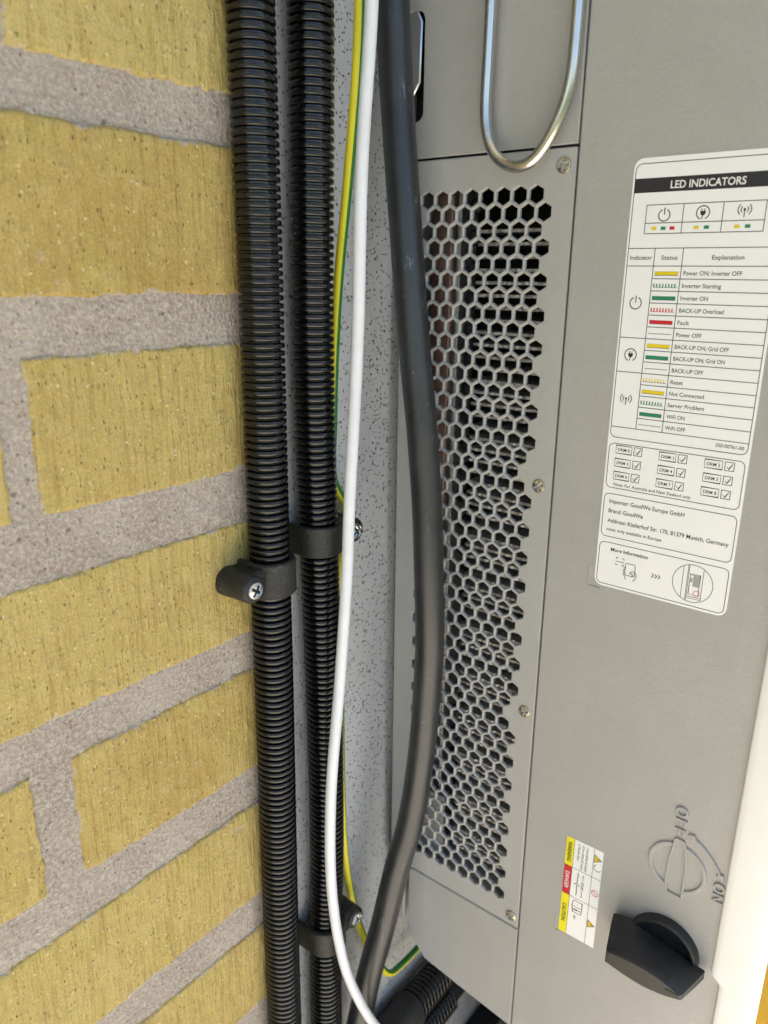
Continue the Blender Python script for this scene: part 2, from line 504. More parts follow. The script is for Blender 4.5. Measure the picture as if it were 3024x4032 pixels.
# ------------------------------------------------------------------ ground
GZ = -610
m_ = MB()
m_.add([(-60000, -60000, GZ - 30), (60000, -60000, GZ - 30), (60000, 400, GZ - 30), (-60000, 400, GZ - 30)], [(0, 1, 2, 3)])
tag(m_.obj('ground', 'added_lawn_green'), kind='structure')  # unseen lawn, added dark so that only the paving bounces light
ter = empty('bounce_terrace', (-200, -500, GZ)); tag(ter, kind='structure')  # unseen terrace, added to bounce sunlight up onto the inverter side
m_ = MB(); m_.box(-1282, 862, -1190, 60, GZ - 32, GZ - 8); m_.obj('bedding', 'mortar_grey', ter)
slab = None
for i in range(-3, 2):
    for j in range(3):
        m_ = MB(); x = i * 426 + 8; y = -j * 396 - 388
        m_.bbox(x, x + 418, y, y + 388, GZ - 12, GZ + random.uniform(-.8, .8), 3)
        m_.obj('slab', 'bounce_paving', ter)

# ------------------------------------------------------------------ brick wall
wall = empty('brick_wall', (-400, 40, GZ))
tag(wall, 'yellow brick wall with wide grey mortar joints beside the black conduits', 'brick wall')
ZL = {0: (72.5, 57.1), 1: (7.8, -8.7), 2: (-57.9, -78.1), 3: (-127.4, -143.5), 4: (-192.5, -210.5), 5: (-260.3, -278.0), 6: (-324.4, -341.8)}
def zline(k):
    if k in ZL: return ZL[k]
    z0 = 74.1 - k * 66.7; return (z0, z0 - 17.6)
EDGE = 20.0
def brick(x0, x1, z0, z1, fine, seed):
    st = .8 if fine else 6.0
    nx = max(3, int((x1 - x0) / st)); nz = max(3, int((z1 - z0) / st))
    v = []; f = []; ed = []
    off = Vector((seed * 7.3, seed * 3.1, seed * 1.7))
    tilt = random.uniform(-.4, .4); base = random.uniform(-.25, .35)
    for j in range(nz + 1):
        for i in range(nx + 1):
            fx, fz = i / nx, j / nz
            x = x0 + (x1 - x0) * fx; z = z0 + (z1 - z0) * fz
            P = Vector((x, 0, z)) + off
            ex = min(x - x0, x1 - x); ez = min(z - z0, z1 - z)
            # ragged outline
            jx = noise.noise(P * .18) * 1.1 + noise.noise(P * .6) * .45
            jz = noise.noise((P + Vector((50, 9, 3))) * .12) * .8 + noise.noise((P + Vector((9, 50, 3))) * .6) * .28
            kx = max(0, 1 - ex / 5.0); kz = max(0, 1 - ez / 4.0)
            xx = x + jx * kx; zz = z + jz * kz
            # face relief: scoring from the cutting wire, lumps, chipped arrises, drag marks
            d = noise.noise(P * .035) * .5 + noise.noise(P * .15) * .22
            d += noise.noise(Vector((x * 1.1, seed, z * .06))) * .17 + noise.noise(Vector((x * 2.6, seed, z * .12))) * .09
            lump = noise.noise(Vector((x * .28, seed * 3, z * .33)))
            if lump > .25: d += (lump - .25) * .9
            crk = abs(noise.noise(Vector((x * .16, seed * 5, z * .10))))
            if crk < .03: d -= (1 - crk / .03) * .35 * max(0, noise.noise(P * .05) + .2)
            ee = min(ex, ez)
            if ee < 1.3: d -= (1.3 - ee) ** 2 * .75
            chip = noise.noise(P * .3)
            if ee < 3.5 and chip > .25: d -= (chip - .25) * 3.0 * (1 - ee / 3.5)
            v.append((xx, -1.0 - base - d - tilt * (fz - .5), zz)); ed.append(min(ee, 9.0))
    n = nx + 1
    for j in range(nz):
        for i in range(nx):
            a = j * n + i; f.append((a, a + 1, a + n + 1, a + n))
    loop = [i for i in range(nx)] + [j * n + nx for j in range(nz)] + [nz * n + i for i in range(nx, 0, -1)] + [j * n for j in range(nz, 0, -1)]
    b = len(v)
    for k in loop: v.append((v[k][0], 25.0, v[k][2]))
    m2 = len(loop)
    for k in range(m2):
        k2 = (k + 1) % m2; f.append((loop[k2], loop[k], b + k, b + k2))
    f.append(tuple(b + k for k in range(m2 - 1, -1, -1)))
    o = sharp(link('brick', v, f, 'brick_yellow', wall), 60)
    at = o.data.attributes.new('edge', 'FLOAT', 'POINT')
    at.data.foreach_set('value', ed + [0.0] * (len(v) - len(ed)))
    return o
sd_ = 1
for k in range(-10, 12):
    top = zline(k)[1]; bot = zline(k + 1)[0]
    odd = (k % 2 == 1)
    x1 = EDGE + random.uniform(-1.5, 1.0)
    xs = []
    if odd:
        ls = {1: -82.0, 3: -83.0, -1: -75.5}.get(k, -81 + random.uniform(-2, 2))
        xs.append((ls, x1)); x = ls - {1: 8.5, 3: 13.5}.get(k, 13)
    else:
        ls = -207 + random.uniform(-3, 3); xs.append((ls, x1)); x = ls - 13
    while x > -900: xs.append((x - 227, x)); x -= 240
    for q, (a, b) in enumerate(xs[:4]):
        vis = -2 <= k <= 6 and b > -150
        brick(max(a, -150) if False else a, b, bot, top, vis and (b - a) < 240, sd_); sd_ += 1
def mortar():
    v = []; f = []
    def patch(x0, x1, z0, z1, st):
        nx = max(1, int((x1 - x0) / st)); nz = max(1, int((z1 - z0) / st)); b = len(v)
        for j in range(nz + 1):
            for i in range(nx + 1):
                x = x0 + (x1 - x0) * i / nx; z = z0 + (z1 - z0) * j / nz
                P = Vector((x, 3, z))
                d = noise.noise(P * .05) * .4 + noise.noise(P * .25) * .28 + noise.noise(P * .9) * .16
                v.append((x, -.15 - d if st < 5 else -.1, z))
        for j in range(nz):
            for i in range(nx):
                a = b + j * (nx + 1) + i; f.append((a, a + 1, a + nx + 2, a + nx + 1))
    patch(-160, EDGE, -380, 130, 1.1)
    patch(-950, -160, GZ, 730, 60); patch(-160, EDGE, GZ, -380, 30); patch(-160, EDGE, 130, 730, 30)
    b = len(v); v.extend([(-950, 60, GZ), (EDGE, 60, GZ), (EDGE, 60, 730), (-950, 60, 730)]); f.append((b, b + 3, b + 2, b + 1))
    return sharp(link('mortar', v, f, 'mortar_grey', wall), 60)
mortar()

# ------------------------------------------------------------------ concrete wall
v, f = [], []
nx, nz = 60, 160
for j in range(nz + 1):
    for i in range(nx + 1):
        x = EDGE + .6 + 1200 * (i / nx) ** 1.7; z = GZ + 1410 * j / nz
        P = Vector((x, 11, z))
        v.append((x, 1.2 - noise.noise(P * .02) * .7, z))
for j in range(nz):
    for i in range(nx):
        a = j * (nx + 1) + i; f.append((a, a + 1, a + nx + 2, a + nx + 1))
b = len(v); x0, x1 = EDGE + .6, EDGE + 1200.6
v += [(x0, 60, GZ), (x1, 60, GZ), (x1, 60, 730), (x0, 60, 730), (x0, 3, GZ), (x1, 3, GZ), (x1, 3, 730), (x0, 3, 730)]
f += [(b, b + 3, b + 2, b + 1), (b, b + 4, b + 7, b + 3), (b + 1, b + 2, b + 6, b + 5), (b + 3, b + 7, b + 6, b + 2)]
tag(link('concrete_wall', v, f, 'concrete_pale', None, True), 'pale grey concrete wall with dark pinholes behind the cables', 'concrete wall')

# ------------------------------------------------------------------ unseen eaves, added to keep direct sun off the wall
ev = empty('shading_eaves', (0, 0, 720)); tag(ev, 'unseen pale timber eaves added to shade the wall', 'added eaves')
for i in range(4):
    m_ = MB(); m_.bbox(-1500, 1500, -113 - i * 115, -2 - i * 115, 732, 750, 3); m_.obj('soffit_board', 'white_cover_paint', ev)
m_ = MB(); m_.bbox(-1500, 1500, -486, -462, 708, 860, 4); m_.obj('fascia_board', 'white_cover_paint', ev)

# ------------------------------------------------------------------ inverter
inv = empty('inverter', (300, -90, -372))
tag(inv, 'grey metal solar inverter with honeycomb vent, steel handle and white indicator label', 'inverter')
SHELL = XI            # outer face of the main shell
PLATE = XI + .5       # outer face of the rear plates

def side_plate(name, outer, holes, t, mat, x, co=.5, ch=0.0):
    vs, fs = cdt_plate(outer, holes, t, co, ch)
    return sharp(link(name, on_side(vs, x), fs, mat, inv), 40)

# main shell (front half of the side), folded round at its rear edge
side_plate('main_shell', rect(87.1, 181, -372, 262, .8, 3), [], 14, 'grey_case_paint', SHELL, .7)
# top part of the body that closes the box: roof, floor, far side, front
m_ = MB(); m_.bbox(XI + 1.2, 506, -172, -6, 262.4, 266, 1); m_.obj('roof_plate', 'grey_case_paint', inv)
m_ = MB(); m_.bbox(XI + 12, 506, -172, -20, -364, -358, 1); m_.obj('floor_plate', 'grey_case_paint', inv)
m_ = MB(); m_.bbox(500, 506, -176, -20, -357.5, 262, 1); m_.obj('far_side_plate', 'grey_case_paint', inv)
m_ = MB(); m_.bbox(XI + 14.5, 499.5, -176, -172.5, -357, 261.8, 1); m_.obj('front_plate', 'white_cover_paint', inv)
m_ = MB(); m_.bbox(XI + 3, 499, -6, -2.5, -350, 262, .8); m_.obj('back_plate', 'inner_pale', inv)
# rear lower plate with its rounded bottom corner
out = [(17.4, -301.4)]
out = [(17.4, -338)]
for k in range(1, 7):
    t = R(180 + 58 * k / 6); out.append((30.4 + 13 * math.cos(t), -341 + 13 * math.sin(t)))
out += [(30, -358.5), (58, -362.5), (86.3, -366), (86.3, -301.2), (17.4, -301.2)]
side_plate('lower_plate', out, [], 12, 'grey_case_paint', PLATE + .1, .6)
# upper plate with the slot
slot = rect(5.6, 15.6, 76.0, 117.0, 4.0, 5)
side_plate('upper_plate', rect(4.6, 86.3, 61.9, 262, .6, 2), [slot], 1.6, 'grey_case_paint', PLATE, .45, .3)
m_ = MB(); m_.bbox(XI + 9, XI + 12, -40, -4, 66, 160, .5); m_.obj('slot_backing', 'inner_dark', inv)
# steel hook showing inside the slot
vs, fs = cdt_plate([(4, 88), (10, 86.5), (13.2, 91), (13.8, 113), (11.2, 118), (4, 118)], [], 3, .5)
sharp(link('slot_hook', on_side(vs, XI + 1.2), fs, 'zinc_steel', inv), 40)
# mounting bracket peeping out under the vent panel
m_ = MB(); m_.bbox(XI + 2.2, XI + 5.2, -13.5, -3, -341, -303, .8); m_.obj('mounting_bracket', 'grey_vent_skylit', inv)

# vent panel with its honeycomb of holes
HA, HB, HR = 7.36, 6.476, 3.50     # pitch along the depth, row pitch, hole circumradius
holes = []
for row in range(52):
    zc = 45.35 - row * HB; longrow = row % 2 == 1
    for c in range(8):
        a = (74.2 if longrow else 70.45) - c * HA
        if longrow and c == 0 and row in (17, 35): continue
        holes.append([(a + HR * math.cos(R(30 + 60 * k)), zc + HR * math.sin(R(30 + 60 * k))) for k in range(6)])
side_plate('vent_panel', rect(4.6, 86.3, -300.5, 61.0, .6, 2), holes, 1.7, 'grey_vent_skylit', PLATE, .45, .38)
# what lies behind it
m_ = MB()
x0 = PLATE + 1.6
m_.add([(x0 + 58, -86, -298), (x0 + 58, -7, -298), (x0 + 58, -7, 60), (x0 + 58, -86, 60)], [(0, 3, 2, 1)])
m_.obj('cavity_back', 'inner_dark', inv)
m_ = MB(); m_.box(x0, x0 + 58, -88.6, -87.6, -298, 60); m_.obj('cavity_front', 'inner_dark', inv)
m_ = MB(); m_.box(x0, x0 + 58, -86, -7, 58.5, 60); m_.obj('cavity_top', 'inner_dark', inv)
m_ = MB(); m_.box(x0 + .2, x0 + 40, -86, -7, -297.5, -292); m_.obj('cavity_floor', 'inner_pale', inv)
m_ = MB(); m_.bbox(x0 + 6, x0 + 8, -34, -8, -291.5, -252, .4); m_.obj('inner_bracket', 'inner_pale', inv)
m_ = MB(); m_.bbox(x0 + 7, x0 + 9.5, -26.5, -16.5, -130, 57, .5); m_.obj('copper_bar', 'copper', inv)
m_ = MB(); m_.bbox(x0 + 10.5, x0 + 12.5, -28.5, -26.8, -251, 57, .4); m_.obj('busbar_edge', 'fin_aluminium', inv)
for k in range(22):
    zc = 44 - k * 13.1
    pr = [(3.6, 0), (3.6, 3.5), (3.2, 4.6), (2.2, 5.4), (.6, 5.8)]
    vv, ff = lathe(pr, 14, (x0 + 20, -32.5, zc), (-1, 0, 0))
    sharp(link('capacitor', vv, ff, 'knob_black', inv), 40)
for k in range(61):
    zc = 33.0 - k * 5.21
    vs = []; n = 34
    for i in range(n + 1):
        y = -38.5 - 46.5 * i / n
        dx = random.uniform(-.35, .35) + (.9 if i in (0,) else 0)
        dz = random.uniform(-.12, .12)
        vs += [(x0 + 8 + dx, y, zc - .62 + dz), (x0 + 8 + dx, y, zc + .62 + dz), (x0 + 48, y, zc + .62), (x0 + 48, y, zc - .62)]
    fs = []
    for i in range(n):
        for q in range(4):
            q2 = (q + 1) % 4; fs.append((i * 4 + q, i * 4 + q2, i * 4 + 4 + q2, i * 4 + 4 + q))
    fs += [(3, 2, 1, 0), tuple(n * 4 + q for q in range(4))]
    link('cooling_fin', vs, fs, 'fin_aluminium', inv)
# screws of the vent panel
for i, (y, z) in enumerate([(-81.4, 54.8), (-80.6, -69.4), (-81.5, -177.1), (-82.3, -294.6)]):
    screw('screw', (PLATE, y, z), (-1, 0, 0), 2.95, 'screw_steel', inv, (12, 35, 20, 50)[i], .45)

# carrying handle
hx = XI - 4.6
pts = [(hx, -46.9, 215), (hx, -46.9, 160), (hx, -46.8, 114), (hx, -46.5, 91), (hx, -46.4, 78), (hx - .2, -47.2, 71), (hx - .6, -49.6, 64.2), (hx - .9, -53.5, 59.2), (hx - 1, -58.5, 56.4), (hx - 1, -63.5, 55.7),
       (hx - .9, -68.5, 57.3), (hx - .6, -73.0, 61.6), (hx - .3, -77.0, 68.2), (hx, -80.3, 76.5), (hx, -82.0, 86), (hx, -82.4, 98), (hx, -82.5, 114), (hx, -82.6, 160), (hx, -82.6, 215)]
pts = [(x, y - 2.8 + (.35 if y < -70 else 0), z - .8) for x, y, z in pts]
tube('carrying_handle', pts, 2.25, 'steel_bright', inv, 20, 1.5)
for y in (-49.7, -85.0):
    m_ = MB(); m_.bbox(XI - 7.5, XI + 1, y - 5, y + 5, 212, 226, 1); m_.obj('handle_bracket', 'zinc_steel', inv)

# white front cover frame with its lip on the side
prof = [(92.4, 0), (90.9, 0), (90.35, -.25), (90.1, -.9), (90.0, -3), (90.0, -8), (90.1, -12.5), (90.7, -16), (91.6, -17.4), (93.6, -18.4), (97, -18.7), (101, -18.2), (104, -15.5), (105.2, -8), (105.2, 0)]
def lip(z):
    t = min(1, max(0, (-263.5 - z) / 4.5)); t = t * t * (3 - 2 * t); return -176.8 - 3.8 * t
zs = [262, 261, 150, 0, -120, -200, -250] + [-262 - .5 * k for k in range(14)] + [-272, -300, -340, -371, -372]
v = []; f = []; n = len(prof)
for q, z in enumerate(zs):
    l0 = lip(z); sc_ = (18.7 + l0 + 176.8) / 18.7; s1 = .96 if q in (0, len(zs) - 1) else 1.0
    for x, y in prof:
        yy = l0 + y * sc_ if True else y
        v.append((97.5 + (x - 97.5) * s1, -187 + (yy + 187) * s1, z))
for k in range(len(zs) - 1):
    for i in range(n):
        j = (i + 1) % n; f.append((k * n + i, k * n + j, (k + 1) * n + j, (k + 1) * n + i))
f += [tuple(range(n)), tuple((len(zs) - 1) * n + i for i in range(n - 1, -1, -1))]
sharp(link('front_cover_edge', v, f, 'white_cover_paint', inv), 60)
m_ = MB(); m_.bbox(105.3, 500, -181, -176.2, -366, 261, 1); m_.obj('front_panel', 'white_cover_paint', inv)

# --- rotary isolator switch
sw = empty('rotary_switch', (XI, -157.5, -258)); sw.parent = inv; sw.matrix_parent_inverse = inv.matrix_world.inverted()
KC = Vector((XI, -156.5, -263.3))
def link_sw(name, v, f, mat, ang=40): return sharp(link(name, v, f, mat, sw), ang)
pr = [(15.1, -.3), (15.1, .6), (14.9, 1.2), (14.7, 3.6), (14.3, 4.3), (13.8, 4.5), (13.2, 4.3), (12.8, 3.6), (11.6, 2.0), (9.5, 1.2), (2, 1.0)]
v, f = lathe(pr, 64, KC, (-1, 0, 0)); link_sw('dial', v, f, 'knob_black')
def prof_at(tab, a):
    if a <= tab[0][0]: return tab[0][1]
    for (a0, t0), (a1, t1) in zip(tab, tab[1:]):
        if a <= a1:
            q = (a - a0) / (a1 - a0); return t0 + (t1 - t0) * q
    return tab[-1][1]
TA = [(-22.1, 7.2), (-19.5, 8.2), (-13.5, 9.0), (-7, 7.2), (-1.8, 5.9), (7.7, 3.9), (15.1, 2.4), (18.4, 2.1)]
TB = [(-17.9, 3.4), (-12, 4.5), (-6.3, 5.2), (-1, 5.3), (1.8, 5.0), (8, 3.8), (14.4, 1.3)]
def grip_section(tab, sa, st, n=26, off=0.0):
    a0, a1 = tab[0][0] * sa, tab[-1][0] * sa; top = []
    for i in range(n + 1):
        a = a0 + (a1 - a0) * i / n; top.append((a, prof_at(tab, a / sa) * st + off))
    return top + [(a, -t) for a, t in reversed(top)]
def blend(q):
    t = []
    for i in range(19):
        u = i / 18; a0 = TA[0][0] + (TA[-1][0] - TA[0][0]) * u; a1 = TB[0][0] + (TB[-1][0] - TB[0][0]) * u
        t.append((a0 + (a1 - a0) * q, prof_at(TA, a0) * (1 - q) + prof_at(TB, a1) * q))
    return t
secs = [(.2, grip_section(TA, .62, .8)), (2.6, grip_section(TA, .64, .8)), (2.8, grip_section(TA, .975, .95)), (3.4, grip_section(TA, 1, 1)), (4.4, grip_section(blend(.06), 1, 1))]
for q in (.3, .55, .8, .965): secs.append((4.2 + 16.3 * q, grip_section(blend(q), 1, 1)))
secs += [(20.4, grip_section(blend(1), .985, .93)), (20.8, grip_section(blend(1), .96, .80))]
v = []; f = []; n = len(secs[0][1])
for h, sec in secs:
    for a, t in sec: v.append((KC.x - h, KC.y - a, KC.z - 1.2 + t))
for k in range(len(secs) - 1):
    for i in range(n):
        j = (i + 1) % n; f.append((k * n + i, (k + 1) * n + i, (k + 1) * n + j, k * n + j))
f.append(tuple((len(secs) - 1) * n + i for i in range(n)))
f = [t[::-1] for t in f]
link_sw('grip', v, f, 'knob_black', 38)
m_ = MB(); m_.box(KC.x - 20.95, KC.x - 20.3, KC.y - 13.2, KC.y - 8.0, KC.z - 1.2, KC.z - .2)
m_.obj('pointer_mark', 'gasket_dark', sw)

# --- raised symbols pressed into the side
def strokes(name, polys, w, mat, parent, h=.95, x=SHELL):
    mb = MB()
    for poly in polys:
        P = catmull([(0, -a, b) for a, b in poly], .8) if len(poly) > 2 else [Vector((0, -a, b)) for a, b in poly]
        fr = []
        for i, p in enumerate(P):
            a = P[max(i - 1, 0)]; b = P[min(i + 1, len(P) - 1)]; fr.append((p, (b - a).normalized()))
        for i in range(len(P)):
            p, t = fr[i]; nrm = Vector((0, -t.z, t.y)); fr[i] = (p, nrm)
        vs = []; fs = []
        for p, nrm in fr:
            for q, hh in ((-.5, -.05), (-.32, h * .86), (0, h), (.32, h * .86), (.5, -.05)):
                o = p + nrm * (w * q); vs.append((x - hh, o.y, o.z))
        for i in range(len(fr) - 1):
            for q in range(4): fs.append((i * 5 + q, i * 5 + q + 1, i * 5 + 6 + q, i * 5 + 5 + q))
        fs += [(0, 1, 2, 3, 4), tuple((len(fr) - 1) * 5 + q for q in (4, 3, 2, 1, 0))]
        mb.add(vs, fs)
    return sharp(mb.obj(name, mat, parent), 50)
def arc(ca, cb, r, t0, t1, n=16): return [(ca + r * math.cos(R(t0 + (t1 - t0) * k / n)), cb + r * math.sin(R(t0 + (t1 - t0) * k / n))) for k in range(n + 1)]
strokes('embossed_dial_symbol', [arc(157.2, -221.6, 11.2, 106, 254), arc(157.2, -221.6, 11.2, -74, 76)], 2.3, 'grey_case_paint', inv)
strokes('embossed_pointer_symbol', [[(154.6, -211.0), (155.2, -207.6), (158.2, -207.6), (159.6, -211.0)][:2], [(155.2, -207.6), (158.3, -207.7)], [(158.3, -207.7), (159.8, -211.0)],
        [(154.7, -211.0), (153.7, -221), (153.6, -232.0)], [(159.6, -211.0), (160.7, -220), (160.7, -232)], [(153.6, -232), (154.2, -235)], [(154.2, -235), (160.7, -235.4)], [(160.7, -235.4), (160.7, -232)]], 1.3, 'grey_case_paint', inv)
strokes('embossed_arrow', [[(160.4, -203.6), (164.2, -205.2), (167.4, -207.6), (170.8, -211.2), (173.2, -214.6), (174.6, -217.2)], [(160.0, -203.4), (162.6, -203.0)], [(160.0, -203.4), (161.4, -205.8)], [(162.4, -203.2), (161.6, -205.4)],
        [(175.2, -218.2), (174.9, -215.3)], [(175.2, -218.2), (172.9, -216.4)], [(174.7, -215.5), (173.2, -216.2)]], 1.2, 'grey_case_paint', inv)
strokes('embossed_corner_mark', [[(106.5, -98.6), (106.5, -107.3)], [(106.5, -107.3), (111.6, -107.3)]], .8, 'grey_case_paint', inv, .4)
strokes('embossed_corner_mark', [[(106.2, -278), (106.2, -287.0)], [(106.2, -287.0), (108.2, -287.0)]], .8, 'grey_case_paint', inv, .4)

# --- text
_dg = None
def text_mesh(body, bold=0.0):
    cu = bpy.data.curves.new('t', 'FONT'); cu.body = body; cu.size = 1.0; cu.offset = bold; cu.resolution_u = 3
    o = bpy.data.objects.new('t', cu); COL.objects.link(o)
    dg = bpy.context.evaluated_depsgraph_get()
    me = bpy.data.meshes.new_from_object(o.evaluated_get(dg))
    vs = [tuple(v.co) for v in me.vertices]; fs = [tuple(p.vertices) for p in me.polygons]
    bpy.data.objects.remove(o); bpy.data.curves.remove(cu); bpy.data.meshes.remove(me)
    x0 = min(v[0] for v in vs); x1 = max(v[0] for v in vs)
    return [(v[0] - x0, v[1]) for v in vs], fs, x1 - x0
def put_text(name, body, u, v, width, mat, parent, tomap, size, h, bold=.012):
    """text whose baseline starts at (u, v), squeezed to the given width; size = cap height"""
    vs, fs, w = text_mesh(body, bold)
    sx = width / w; sy = size / .729
    return link(name, [tomap(u + x * sx, v - y * sy, h) for x, y in vs], fs, mat, parent)

# --- LED indicator label
LA, LZ = 108.9, 55.0
def L_(u, v, h): return (SHELL - h, -(LA + u), LZ - v)
lab = empty('indicator_label', (SHELL, -135, -25)); lab.parent = inv; lab.matrix_parent_inverse = inv.matrix_world.inverted()
tag(lab, 'white rounded label with black LED indicator table')
vs, fs = cdt_plate(rect(LA, LA + 52, LZ - 160.6, LZ, 3.4, 6), [], .2, .05)
sharp(link('sheet', on_side(vs, SHELL - .17), fs, 'label_white', lab), 40)
H1, H2, H3 = .21, .25, .29
def rects(name, rs, mat, parent, mp, h):
    mb = MB()
    for u0, v0, u1, v1 in rs:
        mb.add([mp(u0, v0, h), mp(u0, v1, h), mp(u1, v1, h), mp(u1, v0, h)], [(0, 1, 2, 3)])
    return mb.obj(name, mat, parent)
def poly(mb, pts, mp, h): mb.add([mp(u, v, h) for u, v in pts], [tuple(range(len(pts)))])
def pline(mb, pts, w, mp, h, close=False):
    P = [Vector(p) for p in pts]; n = len(P)
    vs = []; fs = []
    for i in range(n):
        a = P[i - 1] if (close or i) else P[i]; b = P[(i + 1) % n] if (close or i < n - 1) else P[i]
        t = (b - a).normalized(); nn = Vector((-t.y, t.x)) * (w / 2)
        e1 = (P[i] - a); e2 = (b - P[i])
        if e1.length > 1e-6 and e2.length > 1e-6:
            c = max(.5, nn.normalized().dot(Vector((-e1.normalized().y, e1.normalized().x)))); nn = nn / c
        vs += [mp(*(P[i] + nn), h), mp(*(P[i] - nn), h)]
    for i in range(n if close else n - 1):
        j = (i + 1) % n; fs.append((2 * i, 2 * i + 1, 2 * j + 1, 2 * j))
    mb.add(vs, fs)
def circ(cu, cv, r, t0=0, t1=360, n=28): return [(cu + r * math.cos(R(t0 + (t1 - t0) * k / n)), cv + r * math.sin(R(t0 + (t1 - t0) * k / n))) for k in range(n + (0 if t1 - t0 == 360 else 1))]
LW = .27
mb = MB()
def rbox(u0, v0, u1, v1, r): pline(mb, rect(u0, u1, v0, v1, r, 5), LW, L_, H1, True)
rbox(.85, 1.9, 51, 98.9, 2.2); rbox(1.0, 101.3, 50.9, 119.0, 2.0); rbox(1.0, 121.5, 51.0, 139.2, 2.0); rbox(1.0, 141.7, 51.0, 159.5, 2.0)
mb.obj('printed_frames', 'print_line', lab)
ln = []
def hl(u0, u1, v): ln.append((u0, v - LW / 2, u1, v + LW / 2))
def vl(u, v0, v1): ln.append((u - LW / 2, v0, u + LW / 2, v1))
hl(6, 45.4, 15.5); hl(6, 45.4, 21.5); hl(6, 45.4, 25)
for u in (6, 18.95, 32.1, 45.4): vl(u, 15.4, 25.1)
hl(.9, 51, 29.9); hl(.9, 51, 35.9)
vl(10.6, 29.9, 94.7); vl(20.55, 29.9, 94.7)
for k in range(14):
    v_ = 36.0 + 4.2 * (k + 1)
    hl(.9 if k in (5, 8, 13) else 10.6, 51, v_)
rects('printed_table_lines', ln, 'print_line', lab, L_, H1)
rects('printed_title_bar', [(.95, 6.7, 50.95, 11.4)], 'print_black', lab, L_, H1)
put_text('printed_title', 'LED INDICATORS', 13.6, 10.35, 24.6, 'print_white', lab, L_, 2.5, H2, .02)
for u, c in ((9.3, 'y'), (12.6, 'g'), (15.7, 'r'), (23.9, 'y'), (27.3, 'g'), (37.1, 'y'), (40.5, 'g')):
    rects('printed_lamp', [(u - .85, 22.75, u + .85, 23.85)], {'y': 'print_yellow', 'g': 'print_green', 'r': 'print_red'}[c], lab, L_, H1)
def icon_power(cu, cv, r):
    m1 = MB(); pline(m1, circ(cu, cv + .2, r, -65, 245), .36, L_, H1); pline(m1, [(cu, cv - r * 1.15), (cu, cv)], .36, L_, H1); m1.obj('printed_power_symbol', 'print_black', lab)
def icon_plug(cu, cv, r):
    m1 = MB(); pline(m1, circ(cu, cv, r, 110, 425), .34, L_, H1)
    poly(m1, [(cu - .95, cv - .5), (cu + .95, cv - .5), (cu + .8, cv + .4), (cu + .3, cv + .95), (cu - .3, cv + .95), (cu - .8, cv + .4)][::-1], L_, H1)
    pline(m1, [(cu - .45, cv - 1.3), (cu - .45, cv - .5)], .3, L_, H1); pline(m1, [(cu + .45, cv - 1.3), (cu + .45, cv - .5)], .3, L_, H1)
    pline(m1, [(cu, cv + .9), (cu - .15, cv + 1.6), (cu - .2, cv + r)], .3, L_, H1); m1.obj('printed_plug_symbol', 'print_black', lab)
def icon_wifi(cu, cv, r):
    m1 = MB(); poly(m1, circ(cu, cv - .3, .42)[::-1], L_, H1); pline(m1, [(cu, cv - .2), (cu, cv + r)], .32, L_, H1)
    for q in (.55, 1.0):
        pline(m1, circ(cu, cv - .3, r * q, -48, 48, 10), .32, L_, H1); pline(m1, circ(cu, cv - .3, r * q, 132, 228, 10), .32, L_, H1)
    m1.obj('printed_antenna_symbol', 'print_black', lab)
icon_power(12.5, 18.8, 1.95); icon_plug(25.6, 18.6, 2.15); icon_wifi(38.9, 18.4, 2.1)
icon_power(5.5, 48.6, 2.1); icon_plug(5.6, 67.4, 2.2); icon_wifi(5.6, 84.0, 2.1)
for t, u, w in (('Indicator', 1.8, 8.0), ('Status', 13.1, 5.7), ('Explanation', 30.5, 10.4)):
    put_text('printed_heading', t, u, 33.75, w, 'print_line', lab, L_, 1.5, H1)
rows = [('Power ON; Inverter OFF', 19.4, 'Y'), ('Inverter Starting', 13.2, 'g'), ('Inverter ON', 9.4, 'G'), ('BACK-UP Overload', 15.2, 'r'), ('Fault', 4.0, 'R'), ('Power OFF', 8.8, '-'),
        ('BACK-UP ON; Grid OFF', 18.6, 'Y'), ('BACK-UP ON; Grid ON', 17.8, 'G'), ('BACK-UP OFF', 11.0, '-'), ('Reset', 4.5, 'y'), ('Not Connected', 12.4, 'Y'), ('Server Problem', 13.0, 'g'), ('WiFi ON', 6.6, 'G'), ('WiFi OFF', 7.4, '-')]
for k, (t, w, c) in enumerate(rows):
    v0 = 36.0 + 4.2 * k
    put_text('printed_row_text', t, 21.5, v0 + 2.95, w, 'print_line', lab, L_, 1.5, H1)
    cm = {'y': 'print_yellow', 'g': 'print_green', 'r': 'print_red'}.get(c.lower(), 'print_line')
    if c == '-': rects('printed_status_line', [(11.4, v0 + 2.2, 19.8, v0 + 2.4)], 'print_line', lab, L_, H1)
    elif c.isupper():
        rects('printed_status_bar', [(11.3, v0 + 1.75, 19.7, v0 + 2.95)], cm, lab, L_, H1)
        rects('printed_status_line', [(11.3, v0 + 2.97, 19.7, v0 + 3.15)], 'print_line', lab, L_, H1)
    else:
        rects('printed_status_bar', [(11.3 + q * 1.07, v0 + 1.7, 11.75 + q * 1.07, v0 + 2.85) for q in range(8)], cm, lab, L_, H1)
        rects('printed_status_line', [(11.3, v0 + 2.87, 19.8, v0 + 3.05)], cm if c != 'y' else 'print_line', lab, L_, H1)
put_text('printed_number', '350-00761-00', 40.0, 97.3, 9.7, 'print_line', lab, L_, 1.35, H1)
mb = MB()
